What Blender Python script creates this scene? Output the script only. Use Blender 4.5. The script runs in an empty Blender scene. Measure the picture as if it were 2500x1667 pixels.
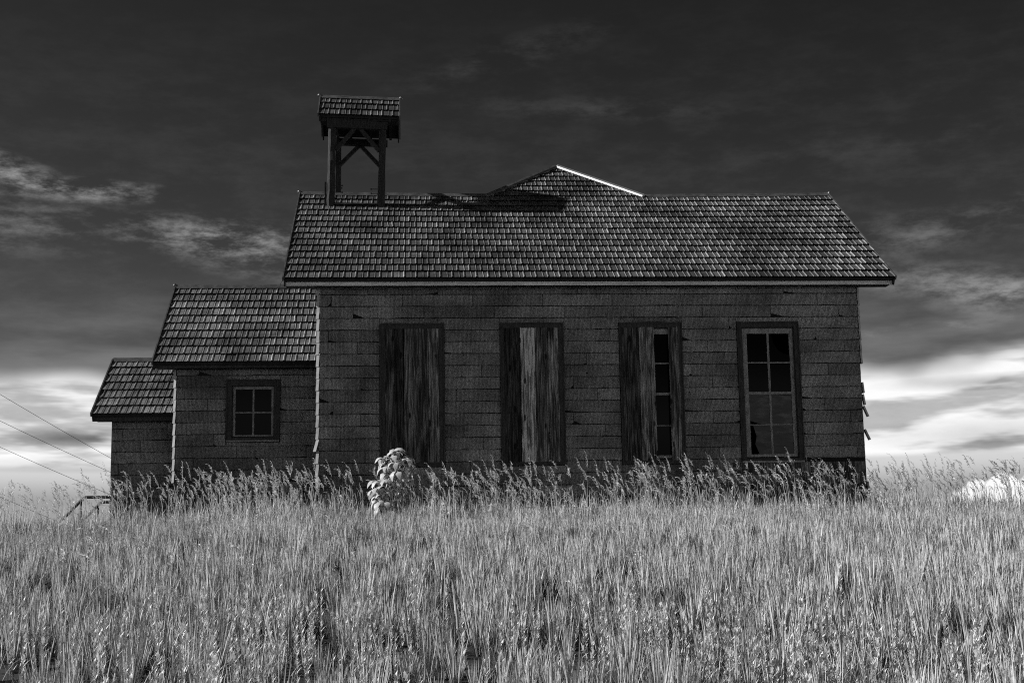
import bpy, bmesh, math, random
import numpy as np
from mathutils import Matrix, Vector

R = math.radians
rng = np.random.RandomState(7)
random.seed(7)
sc = bpy.context.scene
col = sc.collection

# ------------------------------------------------------------------ camera
PITCH, YAW, ROLL = R(9.045), R(4.263), R(-0.976)
CAM = Vector((0.900, -24.299, -1.190))
cd = bpy.data.cameras.new('camera'); cam = bpy.data.objects.new('camera', cd); col.objects.link(cam)
cd.sensor_width = 36.0; cd.lens = 50.0; cd.clip_start = 0.1; cd.clip_end = 5000
_r0 = Vector((math.cos(YAW), -math.sin(YAW), 0))
_f = Vector((math.sin(YAW)*math.cos(PITCH), math.cos(YAW)*math.cos(PITCH), math.sin(PITCH)))
_u0 = _r0.cross(_f)
_r = _r0*math.cos(ROLL) + _u0*math.sin(ROLL)
_u = -_r0*math.sin(ROLL) + _u0*math.cos(ROLL)
cm = Matrix.Identity(4)
for i in range(3):
    cm[i][0] = _r[i]; cm[i][1] = _u[i]; cm[i][2] = -_f[i]; cm[i][3] = CAM[i]
cam.matrix_world = cm
sc.camera = cam

# ------------------------------------------------------------------ sun, exposure
SUN = Vector((-0.838, 0.035, 0.528)).normalized()      # towards the sun: left, a little behind the wall plane
sd = bpy.data.lights.new('sun', 'SUN'); sd.energy = 5.0; sd.angle = R(0.7); sd.color = (1, 1, 1)
so = bpy.data.objects.new('sun', sd); col.objects.link(so)
so.rotation_euler = SUN.to_track_quat('Z', 'Y').to_euler()
sc.view_settings.view_transform = 'Standard'; sc.view_settings.look = 'None'
sc.view_settings.exposure = 0.0; sc.view_settings.gamma = 1.0
sc.view_settings.use_curve_mapping = False
sc.render.engine = 'CYCLES'
sc.cycles.max_bounces = 6; sc.cycles.diffuse_bounces = 0; sc.cycles.glossy_bounces = 2
sc.cycles.transparent_max_bounces = 12; sc.cycles.transmission_bounces = 3
sc.cycles.use_denoising = False; sc.cycles.pixel_filter_type = 'BLACKMAN_HARRIS'; sc.cycles.filter_width = 1.1

# ------------------------------------------------------------------ node helper
class NT:
    def __init__(s, tree): s.t = tree
    def n(s, typ, **kw):
        nd = s.t.nodes.new(typ)
        for k, v in kw.items(): setattr(nd, k, v)
        return nd
    def put(s, sock, v):
        if hasattr(v, 'links') or isinstance(v, bpy.types.NodeSocket): s.t.links.new(v, sock)
        else:
            try: sock.default_value = v
            except Exception: sock.default_value = (v, v, v, 1) if len(sock.default_value) == 4 else (v, v, v)
    def m(s, op, a, b=None, c=None, clamp=False):
        nd = s.n('ShaderNodeMath', operation=op); nd.use_clamp = clamp
        for i, v in enumerate((a, b, c)):
            if v is not None: s.put(nd.inputs[i], v)
        return nd.outputs[0]
    def ss(s, v, a, b, lo=0.0, hi=1.0, lin=False):
        nd = s.n('ShaderNodeMapRange', interpolation_type='LINEAR' if lin else 'SMOOTHSTEP')
        for i, q in enumerate((v, a, b, lo, hi)): s.put(nd.inputs[i], q)
        return nd.outputs[0]
    def xyz(s, x, y, z):
        nd = s.n('ShaderNodeCombineXYZ')
        for i, q in enumerate((x, y, z)): s.put(nd.inputs[i], q)
        return nd.outputs[0]
    def sep(s, v):
        nd = s.n('ShaderNodeSeparateXYZ'); s.put(nd.inputs[0], v); return nd.outputs
    def noise(s, vec, scale=1.0, detail=3.0, rough=0.5, dist=0.0):
        nd = s.n('ShaderNodeTexNoise')
        s.put(nd.inputs['Vector'], vec); nd.inputs['Scale'].default_value = scale
        nd.inputs['Detail'].default_value = detail; nd.inputs['Roughness'].default_value = rough
        nd.inputs['Distortion'].default_value = dist
        return nd.outputs[0]
    def mixf(s, f, a, b):
        return s.m('MULTIPLY_ADD', s.m('SUBTRACT', b, a), f, a)

# ------------------------------------------------------------------ sky (grey: the photograph is black and white)
w = bpy.data.worlds.new('World'); sc.world = w; w.use_nodes = True
T = NT(w.node_tree); w.node_tree.nodes.clear()
sky = T.n('ShaderNodeTexSky', sky_type='NISHITA'); sky.sun_disc = False
sky.sun_elevation = math.asin(SUN.z); sky.sun_rotation = math.atan2(SUN.x, SUN.y)
sky.altitude = 800; sky.air_density = 1.0; sky.dust_density = 0.4; sky.ozone_density = 1.0
rgb = T.n('ShaderNodeSeparateColor'); T.put(rgb.inputs[0], sky.outputs[0])
SKY_STRENGTH = 0.10
tc = T.n('ShaderNodeTexCoord')
dx, dy, dz = T.sep(tc.outputs['Generated'])
el = T.m('MULTIPLY', T.m('ARCSINE', T.m('MAXIMUM', T.m('MINIMUM', dz, 1.0), -1.0)), 57.2958)
az = T.m('MULTIPLY', T.m('ARCTAN2', dx, dy), 57.2958)
# red-filtered sky, deepened the way an infrared filter deepens it
base = T.m('MULTIPLY', rgb.outputs[0], SKY_STRENGTH)
base = T.m('MULTIPLY', T.m('POWER', base, 1.9), 0.85)
base = T.m('MINIMUM', base, 0.30)
# noise fields in direction space, stretched along the horizon
def band(sx, sz, seed, detail=5, rough=0.55, dist=0.0):
    return T.noise(T.xyz(T.m('MULTIPLY', dx, sx), T.m('MULTIPLY_ADD', dy, sx, seed), T.m('MULTIPLY', el, sz)), 1.0, detail, rough, dist)
n_edge = band(7.0, 0.16, 3.1, 3)
n_str = band(8.0, 0.75, 11.7, 4)
n_fine = band(21.0, 1.05, 21.3, 6, 0.68)
n_big = band(3.2, 0.10, 5.5, 0)
ae = T.xyz(az, el, 0.0)
def blob(a0, e0, sa, se, rot, acc, amp):
    """soft elliptical patch at azimuth a0, elevation e0 (degrees)"""
    mp = T.n('ShaderNodeMapping', vector_type='TEXTURE'); T.put(mp.inputs[0], ae)
    mp.inputs['Location'].default_value = (a0, e0, 0); mp.inputs['Rotation'].default_value = (0, 0, rot); mp.inputs['Scale'].default_value = (sa, se, 1)
    g = T.n('ShaderNodeTexGradient', gradient_type='SPHERICAL'); T.put(g.inputs[0], mp.outputs[0])
    return T.m('MULTIPLY_ADD', g.outputs['Fac'], amp, acc)
# low bright cloud bank all round the horizon
edge = T.m('MULTIPLY_ADD', n_edge, 3.0, 6.05)
rel = T.m('SUBTRACT', el, edge)
bank = T.ss(rel, 0.55, -0.75)
veil = T.ss(rel, 4.5, 0.0, 0.0, 0.10)
bright = T.ss(n_str, 0.38, 0.54, 0.44, 0.94)
bright = T.m('MULTIPLY_ADD', n_fine, 0.25, T.m('SUBTRACT', bright, 0.08))
low = T.ss(el, 4.25, 3.95)
lowval = T.ss(el, 4.0, 2.7, 0.66, 0.36)
bright = T.mixf(low, bright, lowval)
# thin torn clouds above the bank, some everywhere and thicker drifts
wisp = T.ss(el, 26, 9, 0.0, 0.02)
for (a0, e0, sa, se, amp, tilt) in [(-16.4, 15.5, 3.4, 0.75, 0.50, -0.22), (-13.0, 14.75, 4.6, 0.55, 0.46, 0.0),
        (-16.0, 13.4, 7.0, 1.5, 0.16, 0.0), (-8.4, 13.2, 4.2, 1.0, 0.34, -0.05), (-4.9, 12.6, 5.5, 1.35, 0.32, -0.04),
        (21.3, 10.7, 4.6, 0.9, 0.20, -0.10), (24.3, 9.9, 4.2, 1.0, 0.26, -0.05), (20.0, 8.9, 4.0, 0.30, 0.16, 0.02),
        (19.3, 12.4, 5.0, 1.2, 0.09, 0.10), (24.5, 13.2, 6.0, 0.8, 0.07, 0.2), (4.5, 20.4, 6.0, 0.9, 0.030, 0.25), (8.0, 18.2, 7.0, 0.6, 0.028, -0.06), (19.0, 16.0, 7.0, 0.7, 0.012, 0.05),
        (-36, 13, 12, 1.6, .32, .05), (50, 12, 14, 1.7, .32, -.04)]:
    wisp = blob(a0, e0, sa, se, tilt, wisp, amp)
wisp = T.m('MULTIPLY', wisp, T.ss(n_fine, 0.38, 0.74))
val = T.m('ADD', T.m('ADD', base, wisp), T.m('MULTIPLY', veil, T.ss(n_str, 0.3, 0.7)))
val = T.mixf(bank, val, bright)
# darker slate streaks that lie in the bank
for (a0, e0, sa, se, amp) in [(23.2, 6.75, 5.0, 0.36, 0.50), (-12.5, 5.2, 5.0, 0.50, 0.34), (23.4, 4.75, 6.0, 0.75, 0.34), (-13.0, 4.2, 6.0, 0.36, 0.24)]:
    val = blob(a0, e0, sa, se, 0.0, val, -amp)
# cumulus heaps resting on the horizon
cz = T.noise(T.xyz(T.m('MULTIPLY', dx, 28), T.m('MULTIPLY', dy, 28), T.m('MULTIPLY', dz, 10)), 1.0, 3, 0.6)
heap = T.m('MULTIPLY_ADD', T.ss(az, 20.4, 22.5), 0.85, T.m('MULTIPLY_ADD', cz, 2.6, 0.95))
cum = T.m('MULTIPLY', T.ss(T.m('SUBTRACT', el, heap), 0.10, -0.10), T.m('MAXIMUM', T.ss(az, 19.6, 21.4), T.ss(n_big, 0.55, 0.7)))
val = T.mixf(cum, val, T.m('MULTIPLY_ADD', n_fine, 0.25, 0.86))
val = T.m('MAXIMUM', val, 0.004)
bg = T.n('ShaderNodeBackground'); bg.inputs[1].default_value = SKY_STRENGTH
T.put(bg.inputs[0], T.m('DIVIDE', val, SKY_STRENGTH))
wo = T.n('ShaderNodeOutputWorld'); T.put(wo.inputs[0], bg.outputs[0])

# ------------------------------------------------------------------ materials
def mat(name):
    m = bpy.data.materials.new(name); m.use_nodes = True
    m.node_tree.nodes.clear(); t = NT(m.node_tree)
    b = t.n('ShaderNodeBsdfPrincipled'); o = t.n('ShaderNodeOutputMaterial')
    t.put(o.inputs[0], b.outputs[0])
    return m, t, b, o
def grey(t, sock, v):
    c = t.n('ShaderNodeCombineColor')
    for i in range(3): t.put(c.inputs[i], v)
    t.t.links.new(c.outputs[0], sock)
def bump(t, b, h, strength=0.5, dist=0.01):
    nd = t.n('ShaderNodeBump'); nd.inputs['Strength'].default_value = strength; nd.inputs['Distance'].default_value = dist
    t.put(nd.inputs['Height'], h); t.put(b.inputs['Normal'], nd.outputs[0])
def scaled(t, sx, sy, sz, off=0.0):
    p = t.sep(t.n('ShaderNodeNewGeometry').outputs['Position'])
    return t.xyz(t.m('MULTIPLY_ADD', p[0], sx, off), t.m('MULTIPLY', p[1], sy), t.m('MULTIPLY', p[2], sz))

M = {}
# pressed metal roof tiles: dark, worn paint with rust blotches
def tile_mat(key, lift_):
    m, t, b, o = mat(key); M[key] = m
    p = t.sep(t.n('ShaderNodeNewGeometry').outputs['Position'])
    tvn = t.n('ShaderNodeAttribute', attribute_name='tv'); tvn.attribute_type = 'GEOMETRY'
    cell = t.m('FRACT', t.m('ADD', tvn.outputs['Fac'], t.n('ShaderNodeObjectInfo').outputs['Random']))
    big = t.noise(scaled(t, 1, 1, 1), 0.75, 4, 0.6)
    mid = t.noise(scaled(t, 1, 1, 1, 4.0), 7.0, 4, 0.6)
    v = t.m('MULTIPLY', t.m('ADD', 0.20, t.m('MULTIPLY', cell, 0.20)), lift_)
    v = t.m('MULTIPLY', v, t.ss(big, 0.30, 0.64, 0.42, 1.5))
    v = t.m('MULTIPLY', v, t.ss(mid, 0.3, 0.7, 0.75, 1.2))
    spot = t.ss(t.noise(scaled(t, 1, 1, 1, 9.0), 26, 3, 0.6), 0.55, 0.62)
    v = t.mixf(t.m('MULTIPLY', spot, t.ss(t.noise(scaled(t, 1, 1, 1, 2.0), 1.1, 3), 0.5, 0.62)), v, t.m('MULTIPLY', v, 0.5))
    grey(t, b.inputs['Base Color'], v)
    t.put(b.inputs['Roughness'], t.ss(big, 0.25, 0.75, 0.52, 0.42))
    b.inputs['Metallic'].default_value = 0.9; b.inputs['Specular IOR Level'].default_value = 0.5
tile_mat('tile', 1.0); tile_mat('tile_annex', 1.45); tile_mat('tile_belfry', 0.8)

def simple(key, base, rough=0.6, var=0.35, scale=6.0, stretch=(1, 1, 1), metal=0.0, spec=0.4, bmp=0.0, bscale=40, rnd=0.0):
    m, t, b, o = mat(key); M[key] = m
    n = t.noise(scaled(t, *stretch), scale, 5, 0.62)
    v = t.m('MULTIPLY', base, t.ss(n, 0.28, 0.72, 1 - var, 1 + var))
    if rnd:
        oi = t.n('ShaderNodeObjectInfo')
        v = t.m('MULTIPLY', v, t.ss(oi.outputs['Random'], 0, 1, 1 - rnd, 1 + rnd, True))
    grey(t, b.inputs['Base Color'], v)
    b.inputs['Roughness'].default_value = rough; b.inputs['Metallic'].default_value = metal
    b.inputs['Specular IOR Level'].default_value = spec
    if bmp: bump(t, b, t.noise(scaled(t, *stretch, 3.0), bscale, 4), bmp, 0.01)
    return m
simple('galvanised', 0.50, 0.42, 0.12, 9, metal=0.75, bmp=0.15)
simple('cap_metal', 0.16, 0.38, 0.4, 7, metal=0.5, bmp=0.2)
simple('tar_paper', 0.014, 0.95, 0.3)
simple('roof_deck', 0.03, 0.9, 0.3)
simple('corner_metal', 0.50, 0.55, 0.18, 12, rnd=0.15)
simple('fascia_paint', 0.92, 0.7, 0.25, 1.6, (1.2, 1, 14), bmp=0.3)
simple('casing_wood', 0.05, 0.75, 0.5, 5, (6, 6, 1), bmp=0.5)
simple('sash_wood', 0.36, 0.75, 0.4, 5, (5, 5, 1.5), bmp=0.4, rnd=0.1)
simple('belfry_wood', 0.030, 0.8, 0.6, 5, (8, 8, 1), bmp=0.9, bscale=14)
simple('interior_dark', 0.02, 0.95, 0.2)
simple('wire_metal', 0.03, 0.6, 0.1)
simple('rail_paint', 0.05, 0.6, 0.5, 20)
simple('soil', 0.022, 0.95, 0.5, 2.0, bmp=0.6)
simple('stem_green', 0.30, 0.7, 0.2)

# peeling frieze paint
m, t, b, o = mat('frieze_paint'); M['frieze_paint'] = m
n = t.noise(scaled(t, 2.2, 1, 16), 1.6, 6, 0.65)
grey(t, b.inputs['Base Color'], t.ss(n, 0.40, 0.56, 0.10, 0.48)); b.inputs['Roughness'].default_value = 0.8
bump(t, b, n, 0.5, 0.01)

# corrugated composition siding shingles, dark, mottled with worn spots
m, t, b, o = mat('siding'); M['siding'] = m
p = t.sep(t.n('ShaderNodeNewGeometry').outputs['Position'])
gro = t.m('SINE', t.m('MULTIPLY', t.m('ADD', p[0], t.m('MULTIPLY', t.noise(scaled(t, 4, 4, 1), 1.0, 2), 0.02)), 2*math.pi/0.0225))
amp = t.noise(scaled(t, 9, 9, 2, 5.0), 1.0, 3)
grit = t.noise(scaled(t, 1, 1, 0.5), 55, 3, 0.7)
blot = t.noise(scaled(t, 1, 1, 1, 7.0), 1.1, 4, 0.6)
oi = t.n('ShaderNodeObjectInfo')
v = t.m('MULTIPLY', 0.285, t.ss(oi.outputs['Random'], 0, 1, 0.76, 1.24, True))
v = t.m('MULTIPLY', v, t.ss(blot, 0.3, 0.7, 0.58, 1.38))
v = t.m('MULTIPLY', v, t.ss(grit, 0.38, 0.60, 0.60, 1.2))
v = t.m('MULTIPLY', v, t.m('MULTIPLY_ADD', t.m('MULTIPLY', gro, amp), 0.75, 1.0))
hole = t.ss(t.noise(scaled(t, 1, 1, 1, 31.0), 5.5, 3, 0.6), 0.735, 0.75)
v = t.mixf(hole, v, 0.004)
grey(t, b.inputs['Base Color'], v)
b.inputs['Roughness'].default_value = 0.9; b.inputs['Specular IOR Level'].default_value = 0.15
bump(t, b, t.m('ADD', t.m('MULTIPLY', gro, 0.5), grit), 0.5, 0.006)

# weathered boards nailed over the windows
m, t, b, o = mat('old_board'); M['old_board'] = m
oi = t.n('ShaderNodeObjectInfo')
off = t.m('MULTIPLY', oi.outputs['Random'], 40.0)
p = t.sep(t.n('ShaderNodeNewGeometry').outputs['Position'])
def gv(sx, sz):
    return t.xyz(t.m('MULTIPLY_ADD', p[0], sx, off), t.m('MULTIPLY', p[1], sx), t.m('MULTIPLY_ADD', p[2], sz, off))
g1 = t.noise(gv(20, 1.1), 1.0, 5, 0.65, 1.4)
g2 = t.noise(gv(90, 3.0), 1.0, 3, 0.6)
g3 = t.noise(gv(3.0, 1.2), 1.0, 3, 0.5)
v = t.m('MULTIPLY', oi.outputs['Color'], 1.0)
cc = t.n('ShaderNodeSeparateColor'); t.put(cc.inputs[0], oi.outputs['Color'])
v = t.m('MULTIPLY', t.m('MULTIPLY', cc.outputs[0], 1.2), t.ss(g1, 0.40, 0.62, 0.28, 1.85))
v = t.m('MULTIPLY', v, t.ss(g2, 0.36, 0.64, 0.45, 1.5))
v = t.m('MULTIPLY', v, t.ss(g3, 0.35, 0.65, 0.55, 1.5))
vor = t.n('ShaderNodeTexVoronoi', feature='F1'); t.put(vor.inputs['Vector'], gv(6.0, 2.2)); vor.inputs['Scale'].default_value = 1.0
knot = t.ss(vor.outputs['Distance'], 0.16, 0.10)
v = t.m('MULTIPLY', v, t.m('MULTIPLY_ADD', knot, -0.85, 1.0))
grey(t, b.inputs['Base Color'], t.m('MINIMUM', v, 0.85)); b.inputs['Roughness'].default_value = 0.85; b.inputs['Specular IOR Level'].default_value = 0.2
bump(t, b, t.m('ADD', g1, g2), 0.7, 0.01)

# window glass: opaque, the unlit room's dark put into its colour, plus dirt
def glass(key, dirt):
    """old panes over an unlit room: they show only a faint mirror image and some dirt"""
    m, t, b, o = mat(key); M[key] = m
    n = t.noise(scaled(t, 1, 1, 3), 3.0, 4, 0.6)
    grey(t, b.inputs['Base Color'], t.ss(n, 0.46, 0.72, 0.003, 0.003+dirt))
    b.inputs['Roughness'].default_value = 0.08; b.inputs['IOR'].default_value = 1.5
    b.inputs['Specular IOR Level'].default_value = 0.05 if dirt < 0.01 else 0.20
    if dirt > 0.01: bump(t, b, t.noise(scaled(t, 3, 1, 9), 1.0, 2), 0.08, 0.02)
glass('glass_dark', 0.0); glass('glass_dirty', 0.085)

# plants: living leaves are very bright in the infrared
def leafy(key, a, trans, var=0.3, rnd=True):
    m = bpy.data.materials.new(key); m.use_nodes = True; m.node_tree.nodes.clear(); t = NT(m.node_tree); M[key] = m
    o = t.n('ShaderNodeOutputMaterial')
    n = t.noise(scaled(t, 1, 1, 1), 0.9, 3)
    v = t.m('MULTIPLY', a, t.ss(n, 0.3, 0.7, 1-var, 1+var))
    if rnd:
        at = t.n('ShaderNodeAttribute', attribute_name='tone'); at.attribute_type = 'GEOMETRY'
        v = t.m('MULTIPLY', v, t.m('ADD', 0.55, at.outputs['Fac']))
        oi = t.n('ShaderNodeObjectInfo'); v = t.m('MULTIPLY', v, t.ss(oi.outputs['Random'], 0, 1, .8, 1.2, True))
    v = t.m('MINIMUM', v, 0.92)
    df = t.n('ShaderNodeBsdfDiffuse'); grey(t, df.inputs[0], v)
    tr = t.n('ShaderNodeBsdfTranslucent'); grey(t, tr.inputs[0], v)
    mx = t.n('ShaderNodeMixShader'); mx.inputs[0].default_value = trans
    t.put(mx.inputs[1], df.outputs[0]); t.put(mx.inputs[2], tr.outputs[0])
    gl = t.n('ShaderNodeBsdfGlossy'); gl.inputs['Roughness'].default_value = 0.45; gl.inputs[0].default_value = (.9, .9, .9, 1)
    m2 = t.n('ShaderNodeMixShader'); m2.inputs[0].default_value = 0.04
    t.put(m2.inputs[1], mx.outputs[0]); t.put(m2.inputs[2], gl.outputs[0]); t.put(o.inputs[0], m2.outputs[0])
leafy('grass_blade', 0.92, 0.12)
leafy('seed_head', 1.10, 0.40, 0.03)
leafy('weed_leaf', 0.92, 0.22)
leafy('big_leaf', 0.98, 0.50, 0.02, False)

# ------------------------------------------------------------------ mesh helpers
def obj(name, verts, faces, material, parent=None, loc=(0, 0, 0), smooth=False):
    me = bpy.data.meshes.new(name)
    me.from_pydata([tuple(v) for v in verts], [], faces); me.update()
    if smooth: me.polygons.foreach_set('use_smooth', [True]*len(me.polygons))
    if isinstance(material, str): material = M[material]
    me.materials.append(material)
    ob = bpy.data.objects.new(name, me); col.objects.link(ob)
    ob.location = loc
    if parent is not None: ob.parent = parent
    return ob
BF = [(0, 3, 2, 1), (4, 5, 6, 7), (0, 1, 5, 4), (1, 2, 6, 5), (2, 3, 7, 6), (3, 0, 4, 7)]
def boxv(x0, y0, z0, x1, y1, z1):
    return [(x0, y0, z0), (x1, y0, z0), (x1, y1, z0), (x0, y1, z0), (x0, y0, z1), (x1, y0, z1), (x1, y1, z1), (x0, y1, z1)]
class MB:
    def __init__(s): s.v = []; s.f = []
    def add(s, v, f):
        k = len(s.v); s.v += [tuple(q) for q in v]; s.f += [tuple(i+k for i in q) for q in f]
    def box(s, *a): s.add(boxv(*a), BF)
    def beam(s, a, b, w_, h, up=(0, 0, 1)):
        a = Vector(a); b = Vector(b); d = (b-a).normalized(); up = Vector(up)
        if abs(d.dot(up)) > 0.98: up = Vector((0, 1, 0))
        x = d.cross(up).normalized()*w_/2; y = x.cross(d).normalized()*h/2
        v = [p_+sx*x+sy*y for p_ in (a, b) for sx, sy in ((-1, -1), (1, -1), (1, 1), (-1, 1))]
        s.add(v, [(0, 1, 2, 3), (4, 7, 6, 5), (0, 4, 5, 1), (1, 5, 6, 2), (2, 6, 7, 3), (3, 7, 4, 0)])
    def tube(s, pts, r, n=6, cap=True):
        pts = [Vector(q) for q in pts]; rr = r if isinstance(r, (list, tuple)) else [r]*len(pts)
        k = len(s.v)
        for i, q in enumerate(pts):
            d = (pts[min(i+1, len(pts)-1)]-pts[max(i-1, 0)]).normalized()
            ref = Vector((0, 0, 1)) if abs(d.z) < 0.9 else Vector((1, 0, 0))
            x = d.cross(ref).normalized(); y = d.cross(x)
            for j in range(n):
                a = 2*math.pi*j/n; s.v.append(tuple(q+(x*math.cos(a)+y*math.sin(a))*rr[i]))
        for i in range(len(pts)-1):
            for j in range(n):
                a = k+i*n+j; b = k+i*n+(j+1) % n; s.f.append((a, b, b+n, a+n))
        if cap:
            s.f.append(tuple(k+j for j in reversed(range(n)))); e = k+(len(pts)-1)*n; s.f.append(tuple(e+j for j in range(n)))
    def build(s, name, material, parent=None, smooth=False):
        c = [(min(v[i] for v in s.v)+max(v[i] for v in s.v))/2 for i in range(3)]
        if parent is not None and parent.type != 'EMPTY': pl = parent.matrix_basis.translation
        else: pl = Vector((0, 0, 0))
        if parent is not None and parent.parent is not None: pl = pl+parent.parent.matrix_basis.translation
        ob = obj(name, [tuple(v[i]-c[i] for i in range(3)) for v in s.v], s.f, material, parent, smooth=smooth)
        ob.location = Vector(c)-base_of(parent)
        return ob
def base_of(o_):
    p_ = Vector((0, 0, 0))
    while o_ is not None:
        p_ += Vector(o_.location); o_ = o_.parent
    return p_
def tag(o_, label=None, cat=None, group=None, kind=None):
    if label: o_['label'] = label
    if cat: o_['category'] = cat
    if group: o_['group'] = group
    if kind: o_['kind'] = kind
    return o_
def empty(name, loc):
    o_ = bpy.data.objects.new(name, None); col.objects.link(o_); o_.location = loc; return o_
def ball(mb, c, r, n=8, m_=6):
    k = len(mb.v); c = Vector(c)
    for i in range(m_+1):
        th = math.pi*i/m_
        for j in range(n):
            ph = 2*math.pi*j/n; mb.v.append(tuple(c+Vector((math.sin(th)*math.cos(ph), math.sin(th)*math.sin(ph), math.cos(th)))*r))
    for i in range(m_):
        for j in range(n):
            a = k+i*n+j; b = k+i*n+(j+1) % n; mb.f.append((a, a+n, b+n, b))

# ------------------------------------------------------------------ ground
GY = [-120, -60, -24.3, -18, -15, -8, -5, -3, -1, 0, 3, 7, 14, 40, 120, 500, 1500]
GZ = [-9, -6.2, -2.95, -2.42, -2.14, -1.33, -1.00, -0.80, -0.60, -0.52, -0.46, -0.52, -0.95, -5, -14, -30, -45]
def vnoise(x, y, seed=0.0):
    return (np.sin(x*1.3+seed)+np.sin(y*1.1+1.7*seed+x*0.37)+np.sin((x+y)*0.73+2.1*seed)*0.8+np.sin(x*2.9-y*2.3+seed)*0.5)/3.3
def ground(x, y):
    x = np.asarray(x, float); y = np.asarray(y, float)
    return np.interp(y, GY, GZ) + 0.035*vnoise(x*0.8, y*0.8, 2.0)*(np.abs(y) < 60) - 0.0006*np.clip(np.abs(x-2)-12, 0, 200)**1.5 - 0.040*np.clip(-x-1.0, 0, 12) - 0.020*np.clip(x-9.0, 0, 12) - 0.06
gx = np.concatenate([np.linspace(-1500, -40, 18), np.linspace(-38, 42, 110), np.linspace(45, 1500, 18)])
gy = np.concatenate([np.linspace(-120, -27, 12), np.linspace(-26, 16, 90), np.linspace(18, 60, 12), np.linspace(70, 1500, 16)])
X_, Y_ = np.meshgrid(gx, gy); Z_ = ground(X_, Y_)
vs = np.stack([X_.ravel(), Y_.ravel(), Z_.ravel()], 1); nx = len(gx)
fs = [(j*nx+i, j*nx+i+1, (j+1)*nx+i+1, (j+1)*nx+i) for j in range(len(gy)-1) for i in range(nx-1)]
tag(obj('ground', vs, fs, 'soil', smooth=True), kind='structure')

# ------------------------------------------------------------------ the schoolhouse
house = empty('schoolhouse', (4.1, 3.2, -0.5))
tag(house, 'dark abandoned one-room schoolhouse with shingle siding, metal tile roof and open belfry', 'schoolhouse')

YR = 3.237                                   # depth of the ridges
ROOFS = {
    'main':   dict(x0=-1.196, x1=9.448, ye=-0.35, ze=3.722, yr=YR, zr=6.168, rows=14, sag=0.045),
    'annex':  dict(x0=-3.578, x1=-0.640, ye=0.905, ze=2.477, yr=YR, zr=4.290, rows=10, sag=0.0),
    'porch':  dict(x0=-4.737, x1=-3.235, ye=1.500, ze=1.637, yr=YR, zr=2.866, rows=7, sag=0.0),
    'belfry': dict(x0=-0.800, x1=0.760, ye=2.565, ze=7.560, yr=YR, zr=8.135, rows=3, sag=0.0, tilt=-0.030),
}
for r_ in ROOFS.values():
    r_['L'] = math.hypot(r_['yr']-r_['ye'], r_['zr']-r_['ze'])
    a = math.atan2(r_['zr']-r_['ze'], r_['yr']-r_['ye']); r_['S'] = Vector((0, math.cos(a), math.sin(a))); r_['N'] = Vector((0, -math.sin(a), math.cos(a)))
def rpt(r_, x, s, h=0.0):
    """point on a front roof slope: x along, s up the slope, h above it (old roofs sag)"""
    q = Vector((x, r_['ye'], r_['ze'])) + r_['S']*s + r_['N']*h
    tt = (x-r_['x0'])/(r_['x1']-r_['x0'])
    q.z -= r_['sag']*math.sin(math.pi*min(max(tt, 0), 1))*min(s/r_['L'], 1.0)
    q.z += r_.get('tilt', 0.0)*(x-(r_['x0']+r_['x1'])/2)
    return q

# walls with real openings
WIN = {'w1': (0.430, 1.530, 0.571, 3.0), 'w2': (2.503, 3.603, 0.571, 3.0), 'w3': (4.586, 5.686, 0.571, 3.0),
       'w4': (6.669, 7.769, 0.571, 3.0), 'wa': (-2.320, -1.377, 1.130, 2.205)}
def holed(mb, x0, x1, z0, z1, y0, y1, holes):
    hs = sorted(holes); x = x0
    for (a, b_, c, d) in hs:
        mb.box(x, y0, z0, a, y1, z1); mb.box(a, y0, z0, b_, y1, c); mb.box(a, y0, d, b_, y1, z1); x = b_
    mb.box(x, y0, z0, x1, y1, z1)
ZB = -0.75
def gable(mb, x0, x1, y0, y1, z0, yr, zr):
    v = [(x, y, z) for x in (x0, x1) for y, z in ((y0, z0), (y1, z0), (yr, zr))]
    mb.add(v, [(0, 2, 1), (3, 4, 5), (0, 1, 4, 3), (1, 2, 5, 4), (2, 0, 3, 5)])
ins = 0.07
def shrink(k): a, b_, c, d = WIN[k]; return (a+ins, b_-ins, c+ins, d-ins)
mb = MB()
holed(mb, -0.600, 8.855, ZB, 3.66, 0.0, 0.14, [shrink(k) for k in ('w1', 'w2', 'w3', 'w4')])
mb.box(-0.600, 0.14, ZB, -0.46, 6.33, 3.66); mb.box(8.715, 0.14, ZB, 8.855, 6.33, 3.66); mb.box(-0.600, 6.33, ZB, 8.855, 6.474, 3.66)
gable(mb, -0.595, -0.465, 0.02, 6.45, 3.665, YR, 5.82); gable(mb, 8.72, 8.85, 0.02, 6.45, 3.665, YR, 5.82)
mb.box(-0.46, 0.14, -0.2, 8.715, 6.33, -0.15)
wall = mb.build('wall', 'tar_paper', house)
mb = MB(); holed(mb, -3.200, -0.605, ZB, 2.45, 1.2, 1.32, [shrink('wa')])
mb.box(-3.200, 1.32, ZB, -3.08, 5.16, 2.45); mb.box(-3.200, 5.16, ZB, -0.605, 5.28, 2.45); gable(mb, -3.195, -3.085, 1.22, 5.26, 2.455, YR, 4.03)
annex_wall = mb.build('wall', 'tar_paper', house)
mb = MB(); mb.box(-4.440, 1.8, ZB, -3.205, 1.92, 1.60); mb.box(-4.440, 1.92, ZB, -4.32, 2.5, 1.60); mb.box(-4.440, 3.95, ZB, -4.32, 4.68, 1.60)
mb.box(-4.440, 2.5, 1.45, -4.32, 3.95, 1.60); mb.box(-4.425, 2.5, ZB, -4.37, 3.95, 1.45)
mb.box(-4.440, 4.68, ZB, -3.205, 4.8, 1.60); gable(mb, -4.435, -4.325, 1.82, 4.78, 1.605, YR, 2.60)
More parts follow.
